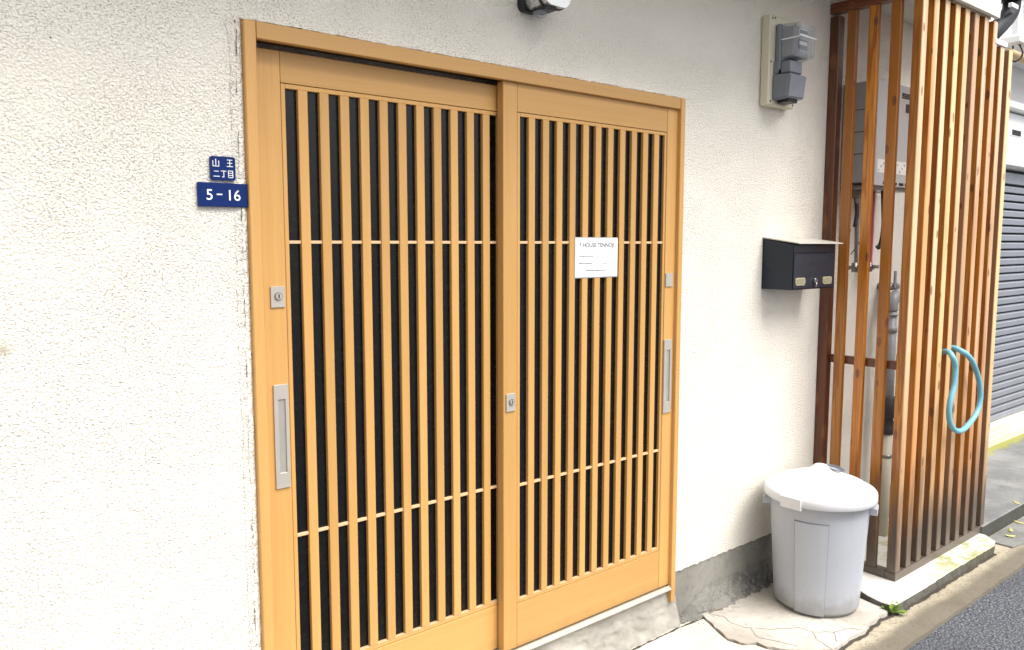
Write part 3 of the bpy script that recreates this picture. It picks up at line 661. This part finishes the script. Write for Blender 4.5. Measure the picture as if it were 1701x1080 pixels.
# hollow grip in the lid: cup in the side of the bump, its shade painted in grey
bm = bmesh.new()
gc = Vector((BX+.0265, BY-.052, .5905))
nrm = Vector((-.30, -.62, .72)).normalized(); tx = Vector((.62, -.55, -.28)); tx = (tx-nrm*tx.dot(nrm)).normalized(); ty = nrm.cross(tx)
gc = gc+nrm*.004
ring = [gc+tx*.042*math.cos(t)+ty*.0145*math.sin(t)*(1 if math.sin(t) > 0 else .55)-nrm*.004*math.cos(t)**2 for t in [2*math.pi*k/28 for k in range(28)]]
va = [bm.verts.new(p) for p in ring]; vb = [bm.verts.new(gc+(p-gc)*.7-nrm*.012) for p in ring]
for k in range(28): bm.faces.new((va[k], va[(k+1) % 28], vb[(k+1) % 28], vb[k]))
bm.faces.new(vb); obj('grip_hollow', bm, 'pvc', ld, gc, fix=False)
for a in (math.radians(180), math.radians(0)):
    bm = bmesh.new(); u = Vector((math.cos(a), math.sin(a), 0)); v = Vector((-math.sin(a), math.cos(a), 0)); c0 = Vector((BX, BY, 0))
    def q(r, s, z): return c0+u*r+v*s+Vector((0, 0, z))
    hexa(bm, [q(.2245, -.045, .460), q(.2245, .045, .460), q(.2262, .045, .505), q(.2262, -.045, .505)], [q(.212, -.045, .460), q(.212, .045, .460), q(.212, .045, .505), q(.212, -.045, .505)])
    hexa(bm, [q(.2262, -.045, .505), q(.2262, .045, .505), q(.200, .041, .519), q(.200, -.041, .519)], [q(.212, -.045, .501), q(.212, .045, .501), q(.19, .043, .512), q(.19, -.043, .512)])
    obj('clip', bm, 'lid', bn, c0+u*.22+Vector((0, 0, .45)))

# ------------------------------------------------------------------ lattice screen
ls = thing('lattice_screen', (3.461, -.41, .015), 'varnished cedar slat screen boxed round the pipes right of the mailbox', 'slat screen')
XS, YS = 3.461, -.41
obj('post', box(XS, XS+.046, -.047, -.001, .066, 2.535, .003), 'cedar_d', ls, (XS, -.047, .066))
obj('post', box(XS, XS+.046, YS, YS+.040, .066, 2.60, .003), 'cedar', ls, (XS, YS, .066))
s = None
for y in (-.125, -.222, -.319):
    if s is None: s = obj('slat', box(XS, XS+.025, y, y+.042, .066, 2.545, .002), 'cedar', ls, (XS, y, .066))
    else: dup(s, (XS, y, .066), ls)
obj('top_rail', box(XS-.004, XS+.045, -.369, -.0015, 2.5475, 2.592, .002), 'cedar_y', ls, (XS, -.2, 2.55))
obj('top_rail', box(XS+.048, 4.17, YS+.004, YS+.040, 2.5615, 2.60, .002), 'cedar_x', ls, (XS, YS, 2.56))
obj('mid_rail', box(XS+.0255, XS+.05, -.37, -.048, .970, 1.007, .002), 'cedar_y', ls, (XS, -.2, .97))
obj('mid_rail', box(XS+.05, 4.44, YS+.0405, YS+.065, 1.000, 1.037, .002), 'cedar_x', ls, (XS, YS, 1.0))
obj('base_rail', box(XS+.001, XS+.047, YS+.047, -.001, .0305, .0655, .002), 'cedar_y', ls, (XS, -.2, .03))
obj('base_rail', box(XS, 4.447, YS-.002, YS+.046, .0185, .0653, .002), 'cedar_x', ls, (XS, YS, .02))
s = None; rs = random.Random(3)
for k in range(1, 10):
    xr = XS+.046+.1046*k; o_ = (xr-.046, YS+rs.uniform(-.002, .002), .0655)
    if k < 8:
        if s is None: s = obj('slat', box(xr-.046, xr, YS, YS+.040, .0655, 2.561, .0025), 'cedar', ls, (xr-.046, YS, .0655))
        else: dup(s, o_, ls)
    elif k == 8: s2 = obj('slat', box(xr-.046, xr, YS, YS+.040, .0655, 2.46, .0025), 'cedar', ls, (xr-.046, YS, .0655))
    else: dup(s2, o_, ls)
obj('end_cap', box(4.215, 4.36, YS-.006, YS+.045, 2.4605, 2.4845, .002), 'white', ls, (4.2, YS, 2.46))

# ------------------------------------------------------------------ water heater behind the screen
wh = thing('water_heater', (3.6, 0, 1.785), 'pale grey gas water heater on the wall behind the slats', 'water heater')
bm = bmesh.new(); bx(bm, 3.602, 3.965, -.150, -.001, 1.80, 2.256, .004); obj('cabinet', bm, 'heater_side', wh, (3.6, 0, 1.8))
for z in (1.93, 2.03, 2.13): obj('side_seam', box(3.6006, 3.6019, -.142, -.03, z, z+.003), 'shutter_dark', wh, (3.6, -.1, z))
bm = bmesh.new(); bx(bm, 3.6015, 3.966, -.168, -.1505, 1.785, 2.257, .003); obj('front_panel', bm, 'heater', wh, (3.6, -.15, 1.785))
bm = bmesh.new()
for z in (2.198, 2.207, 2.216): bx(bm, 3.83, 3.95, -.1695, -.1682, z, z+.006)
obj('vent_grille', bm, 'black', wh, (3.83, -.168, 2.2))
bm = bmesh.new(); bx(bm, 3.872, 3.91, -.1692, -.1682, 2.135, 2.175, 0, 0); obj('brand_plate', bm, ['ink'], wh, (3.87, -.168, 2.13)); bm = bmesh.new(); bx(bm, 3.62, 3.95, -.1692, -.1682, 1.845, 1.905, 0, 1)
for k in range(14): bx(bm, 3.625+k*.023, 3.637+k*.023, -.1698, -.1693, 1.852+.016*(k % 3), 1.860+.016*(k % 3)+.003*(k % 2), 0, 2)
for x in (3.68, 3.77, 3.84, 3.90): obj('drain_slot', box(x, x+.045, -.1694, -.1682, 1.793, 1.806), 'black', wh, (x, -.168, 1.79))
obj('label_plate', bm, ['ink', 'paper', 'ink2'], wh, (3.62, -.168, 1.79))
bm = bmesh.new(); bx(bm, 3.59, 3.98, -.16, -.02, 1.768, 1.7845, .002); bx(bm, 3.625, 3.665, -.09, -.03, 1.735, 1.768, .003); obj('bottom_bracket', bm, 'steel', wh, (3.6, -.1, 1.77))
bm = bmesh.new(); tube(bm, spline([(3.79, -.12, 2.258), (3.80, -.11, 2.275), (3.83, -.06, 2.278), (3.86, -.01, 2.272)], 5), .005, 8); obj('top_bracket', bm, 'steel', wh, (3.8, -.1, 2.26))
# pipes and cables, each a thing
dp = thing('drain_pipe', (3.98, -.10, .03), 'thick grey and beige plastic drain pipe standing behind the slats', 'pipe')
bm = bmesh.new(); tube(bm, [(3.985, -.1, .60), (3.975, -.1, 1.19)], .026, 20); obj('upper_pipe', bm, 'pvc', dp, (3.98, -.1, .6))
bm = bmesh.new(); tube(bm, spline([(3.975, -.1, 1.19), (3.976, -.1, 1.225), (3.995, -.1, 1.25), (4.03, -.1, 1.255), (4.10, -.06, 1.255)], 5), .030, 20); tube(bm, [(3.975, -.1, 1.165), (3.975, -.1, 1.172)], .0335, 20); tube(bm, [(3.976, -.1, 1.08), (3.976, -.1, 1.11)], .030, 20); obj('elbow', bm, 'pvc', dp, (3.98, -.1, 1.2))
bm = bmesh.new(); tube(bm, [(3.985, -.1, z) for z in (.56, .575, .6, .64, .645, .70, .75, .755)], [.03, .036, .036, .027, .034, .037, .037, .030], 20); obj('rubber_joint', bm, 'rubber', dp, (3.98, -.1, .6))
bm = bmesh.new(); tube(bm, [(3.988, -.1, .03), (3.985, -.1, .56)], .027, 20); tube(bm, [(3.986, -.1, .44), (3.986, -.1, .455)], .0295, 20, 1); obj('lower_pipe', bm, ['pvc_b', 'steel'], dp, (3.98, -.1, .03))
wv = thing('gas_cock', (4.02, -.06, 1.29), 'grey metal valve with an upright lever above the drain pipe', 'valve')
bm = bmesh.new(); tube(bm, [(4.03, -.002, 1.305), (4.03, -.09, 1.305)], .016, 14); tube(bm, [(3.985, -.07, 1.305), (4.08, -.07, 1.305)], .018, 14); obj('valve_body', bm, 'steel', wv, (4.03, -.05, 1.305))
bm = bmesh.new(); bx(bm, 3.998, 4.016, -.10, -.09, 1.30, 1.385, .002); obj('lever', bm, 'pvc', wv, (4.0, -.09, 1.3))
def supply(x, label, mats, lab2, top, side):
    t = thing('water_tap', (x, -.06, 1.40), label, 'valve')
    bm = bmesh.new(); tube(bm, spline([(x+side, -.065, top), (x+side*.6, -.065, (top+1.42)/2), (x, -.06, 1.44), (x, -.06, 1.415), (x, -.001, 1.40)], 6), .0085, 10); obj('pipe', bm, mats, t, (x, -.06, 1.42))
    bm = bmesh.new(); tube(bm, [(x, -.055, 1.43), (x, -.055, 1.385)], .015, 12); tube(bm, [(x-.02, -.06, 1.408), (x+.03, -.06, 1.404)], .011, 12); tube(bm, [(x, -.055, 1.41), (x, -.10, 1.41)], .008, 10); obj('valve_body', bm, 'steel', t, (x, -.06, 1.4))
    bm = bmesh.new(); bx(bm, x-.045, x-.005, -.112, -.100, 1.376, 1.404, .003) if lab2 == 'red' else bx(bm, x+.018, x+.036, -.112, -.098, 1.372, 1.43, .003); obj('handle', bm, 'red' if lab2 == 'red' else 'steel', t, (x, -.1, 1.4))
supply(3.675, 'tap with a dark red handle below the left side of the heater', 'steel', 'red', 1.745, -.03)
supply(3.815, 'metal stop valve at the foot of a pink pipe below the heater', 'pink', 'steel', 1.77, -.012)
bm = bmesh.new(); tube(bm, spline([(3.79, -.12, 1.775), (3.79, -.125, 1.70), (3.80, -.125, 1.60), (3.79, -.12, 1.52), (3.775, -.11, 1.50)], 6), .012, 10); tube(bm, spline([(3.80, -.12, 1.60), (3.80, -.13, 1.52), (3.815, -.12, 1.47)], 6), .006, 8)
tag(obj('heater_cable', bm, 'black', None, (3.79, -.12, 1.6)), 'black cable bundle hanging from the underside of the heater', 'cable')
bm = bmesh.new(); tube(bm, spline([(3.65, -.06, 1.735), (3.645, -.07, 1.66), (3.63, -.07, 1.60)], 6), .010, 10); bx(bm, 3.62, 3.69, -.02, -.001, 1.575, 1.592, .002); tube(bm, spline([(3.64, -.05, 1.47), (3.70, -.06, 1.53), (3.76, -.08, 1.66)], 6), .0025, 6)
tag(obj('condensate_hose', bm, 'rubber', None, (3.65, -.06, 1.6)), 'thin dark flexible hose below the left end of the heater', 'hose')

# ------------------------------------------------------------------ blue hose through the slats
hp = [(3.905, -.35, 1.0), (3.874, -.40, 1.022), (3.852, -.432, 1.022), (3.838, -.45, 1.006), (3.848, -.458, .980), (3.858, -.458, .9427), (3.853, -.458, .875), (3.823, -.458, .81), (3.816, -.458, .749), (3.838, -.458, .696), (3.902, -.458, .655), (3.9825, -.458, .646), (4.068, -.458, .671), (4.140, -.458, .712), (4.168, -.458, .766), (4.161, -.458, .82), (4.127, -.458, .883), (4.061, -.458, .954), (4.01, -.455, .992), (3.968, -.442, 1.018), (3.966, -.40, 1.032), (3.972, -.35, 1.02)]
bm = bmesh.new(); tube(bm, spline(hp, 7), .0125, 14)
tag(obj('garden_hose', bm, 'hose', None, (3.9, -.45, .8)), 'loop of light blue garden hose hanging out between the slats', 'hose')

# ------------------------------------------------------------------ rainwater pipe at the top right
dn = thing('rain_pipe', (4.6, -.30, 2.5), 'black rainwater pipe bending behind the top of the slat screen', 'pipe')
bm = bmesh.new(); tube(bm, spline([(4.70, -.30, 2.90), (4.71, -.30, 2.79), (4.70, -.30, 2.722), (4.62, -.30, 2.655), (4.47, -.30, 2.565), (4.40, -.27, 2.49), (4.37, -.25, 2.38), (4.37, -.25, 2.0), (4.37, -.25, .1)], 8), .043, 18); obj('pipe', bm, 'downpipe', dn, (4.6, -.3, 2.6))
bm = bmesh.new(); tube(bm, [(4.705, -.3, 2.765), (4.70, -.3, 2.785), (4.70, -.3, 2.84), (4.70, -.3, 3.0)], [.048, .07, .078, .082], 18); obj('gutter_outlet', bm, 'downpipe', dn, (4.70, -.3, 2.8))
bm = bmesh.new(); bx(bm, 4.55, 4.63, -.36, -.34, 2.700, 2.722, .002); obj('bracket', bm, 'white', dn, (4.6, -.3, 2.7))

# ------------------------------------------------------------------ neighbouring building
nb = thing('neighbour_building', (6, .25, 0), 'white neighbouring house with a grey roller shutter at the right edge', 'building')
YN = .25
bm = bmesh.new()
bx(bm, 5.0, 5.75, YN, YN+4, .06, 5.2); bx(bm, 5.75, 9.6, YN, YN+4, 2.06, 5.2); bx(bm, 9.6, 13, YN, YN+4, .06, 5.2); bx(bm, 5.75, 9.6, YN+.15, YN+4, .06, 2.06)
obj('wall', bm, 'nwall', nb, (6, YN, 0))
bm = bmesh.new(); bx(bm, 4.9, 13, YN-.05, YN-.001, .05, .150, .004); bx(bm, 5.75, 9.6, YN-.03, YN+.14, .151, .192, .003); bx(bm, 5.0, 13, YN-.065, YN-.052, .05, .118, .002); obj('step', bm, 'slab_new', nb, (6, YN, .06))
sh = obj('shutter', box(5.752, 9.598, YN+.075, YN+.1, .193, 2.058), 'shutter_dark', nb, (5.75, YN, .19))
s = None; z = .196; sp = .0585
while z < 1.93:
    if s is None:
        bm = bmesh.new(); pr = [(.060, .003), (.034, 0), (.030, .003), (.028, .036), (.031, .0415), (.056, .0500), (.074, .0506)]
        a = [bm.verts.new((5.755, YN+y, z+h)) for y, h in pr]; b = [bm.verts.new((9.595, YN+y, z+h)) for y, h in pr]
        for i in range(len(pr)-1): bm.faces.new((a[i], b[i], b[i+1], a[i+1]))
        s = obj('slat', bm, 'shutter', sh, (5.755, YN, z), fix=False)
    else: dup(s, (5.755, YN, z), sh)
    z += sp
obj('shutter_head', box(5.752, 9.598, YN+.03, YN+.07, 1.955, 2.035, .003), 'shutter', sh, (5.75, YN, 1.95))
sb = obj('shutter_box', box(5.6, 9.8, YN-.06, YN-.001, 2.065, 2.42, .005), 'nbox', nb, (5.6, YN, 2.07))
bm = bmesh.new(); bx(bm, 6.22, 6.42, YN-.064, YN-.0602, 2.265, 2.315, 0, 0)
for k in range(6): bx(bm, 6.245+k*.028, 6.265+k*.028, YN-.067, YN-.0642, 2.272, 2.308, 0, 1)
obj('vent_grille', bm, ['nbox', 'shutter_dark'], sb, (6.2, YN, 2.27))
obj('lintel', box(5.5, 9.9, YN-.12, YN-.001, 2.43, 2.475, .004), 'nwall', nb, (5.5, YN, 2.43))
bm = bmesh.new(); bx(bm, 5.64, 5.69, -.02, .02, 2.80, 3.5, .003); bx(bm, 5.80, 5.84, -.02, .02, 2.80, 3.5, .003); bx(bm, 5.62, 9.0, -.03, .03, 3.02, 3.06, .003); obj('balcony_rail', bm, 'nbox', nb, (6.1, .04, 2.8))
bm = bmesh.new(); bx(bm, 5.62, 9.0, -.04, .245, 2.76, 2.80, .004); obj('balcony_floor', bm, 'nwall', nb, (6, .15, 2.74))
bm = bmesh.new(); tube(bm, [(5.56, .0, 2.690), (8.2, .0, 2.690)], .026, 12); po = obj('laundry_pole', bm, 'bamboo', None, (5.8, 0, 2.71)); tag(po, 'tan pole slung under the white neighbouring balcony', 'pole')
bm = bmesh.new(); tube(bm, spline([(5.70, .0, 2.78), (5.70, -.033, 2.70), (5.705, 0, 2.660), (5.72, .033, 2.68), (5.72, .03, 2.78)], 5), .005, 8); tag(obj('pole_strap', bm, 'black', None, (6, 0, 2.72)), 'black strap tied round the tan pole', 'strap')

# ------------------------------------------------------------------ small things on the ground
bm = bmesh.new(); rw = random.Random(5)
for k in range(34):
    a = rw.uniform(0, 2*math.pi); L = rw.uniform(.025, .062); el = rw.uniform(.35, 1.4); d = Vector((math.cos(a)*math.cos(el), math.sin(a)*math.cos(el), math.sin(el)))
    b0 = Vector((3.232+rw.uniform(-.014, .014), -.508+rw.uniform(-.008, .008), -.004)); sdv = Vector((-d.y, d.x, 0)).normalized()*L*.30
    m1 = b0+d*L*.55; tp = b0+d*L-Vector((0, 0, L*.18))
    bm.faces.new([bm.verts.new(p) for p in (b0, m1-sdv, tp, m1+sdv)])
wd = obj('weed', bm, 'leaf', None, (3.232, -.508, 0), fix=False); tag(wd, 'small green weed growing at the corner of the concrete pad', 'weed')
bm = bmesh.new(); tube(bm, [(2.615, -.05, .012), (2.65, -.048, .014), (2.69, -.058, .011)], .0022, 6); tag(obj('twig', bm, 'twig', None, (2.65, -.05, .01)), 'thin dry twig on the cracked concrete near the wall', 'twig')
bm = bmesh.new(); rg = random.Random(11)
for k in range(70):
    if k < 45: x, y, z = rg.uniform(2.45, 3.2), rg.uniform(-.09, -.03), .006
    elif k < 58: t_ = rg.random(); x, y, z = 2.5+t_*.9, -.52-rg.uniform(0, .05), -.012
    else: x, y, z = rg.uniform(3.3, 4.4), -.53-abs(rg.gauss(0, .02)), -.012
    r = rg.uniform(.001, .0032); bmesh.ops.create_icosphere(bm, subdivisions=1, radius=r, matrix=Matrix.Translation((x, y, z+r*.5)))
struct('grit', bm, 'mortar', 'stuff')
for i, (x, y, rz) in enumerate(((4.66, -.47, .4), (4.83, -.455, 1.5), (4.57, -.50, 2.3), (4.95, -.40, .9))):
    if i == 0:
        bm = bmesh.new(); rr = [(-.026, 0, .004), (-.010, .0095, .001), (.012, .009, .002), (.030, 0, .008), (.012, -.009, .001), (-.010, -.0095, .004)]
        vs = [bm.verts.new(Vector(p)) for p in rr]; md = bm.verts.new((0, 0, .006))
        for k in range(6): bm.faces.new((vs[k], vs[(k+1) % 6], md))
        lf = obj('fallen_leaf', bm, 'leaf_dry', None, (0, 0, 0), fix=False); tag(lf, 'small dry yellow leaf on the concrete beside the screen foot', 'leaf', 'dry leaves beside the slat screen')
    else: lf = dup(lf, (0, 0, 0), None)
    lf['label'] = ('dry yellow leaf lying flat in the gutter, second nearest the screen', 'dry yellow leaf in the gutter farther along by the apron face', 'dry yellow leaf nearest the corner of the slat screen', 'dry yellow leaf up on the raised grey apron')[i]
    lf.location = (x, y, .069 if y > -.42 else -.0015); lf.rotation_euler.z = rz
S.render.engine = 'CYCLES'
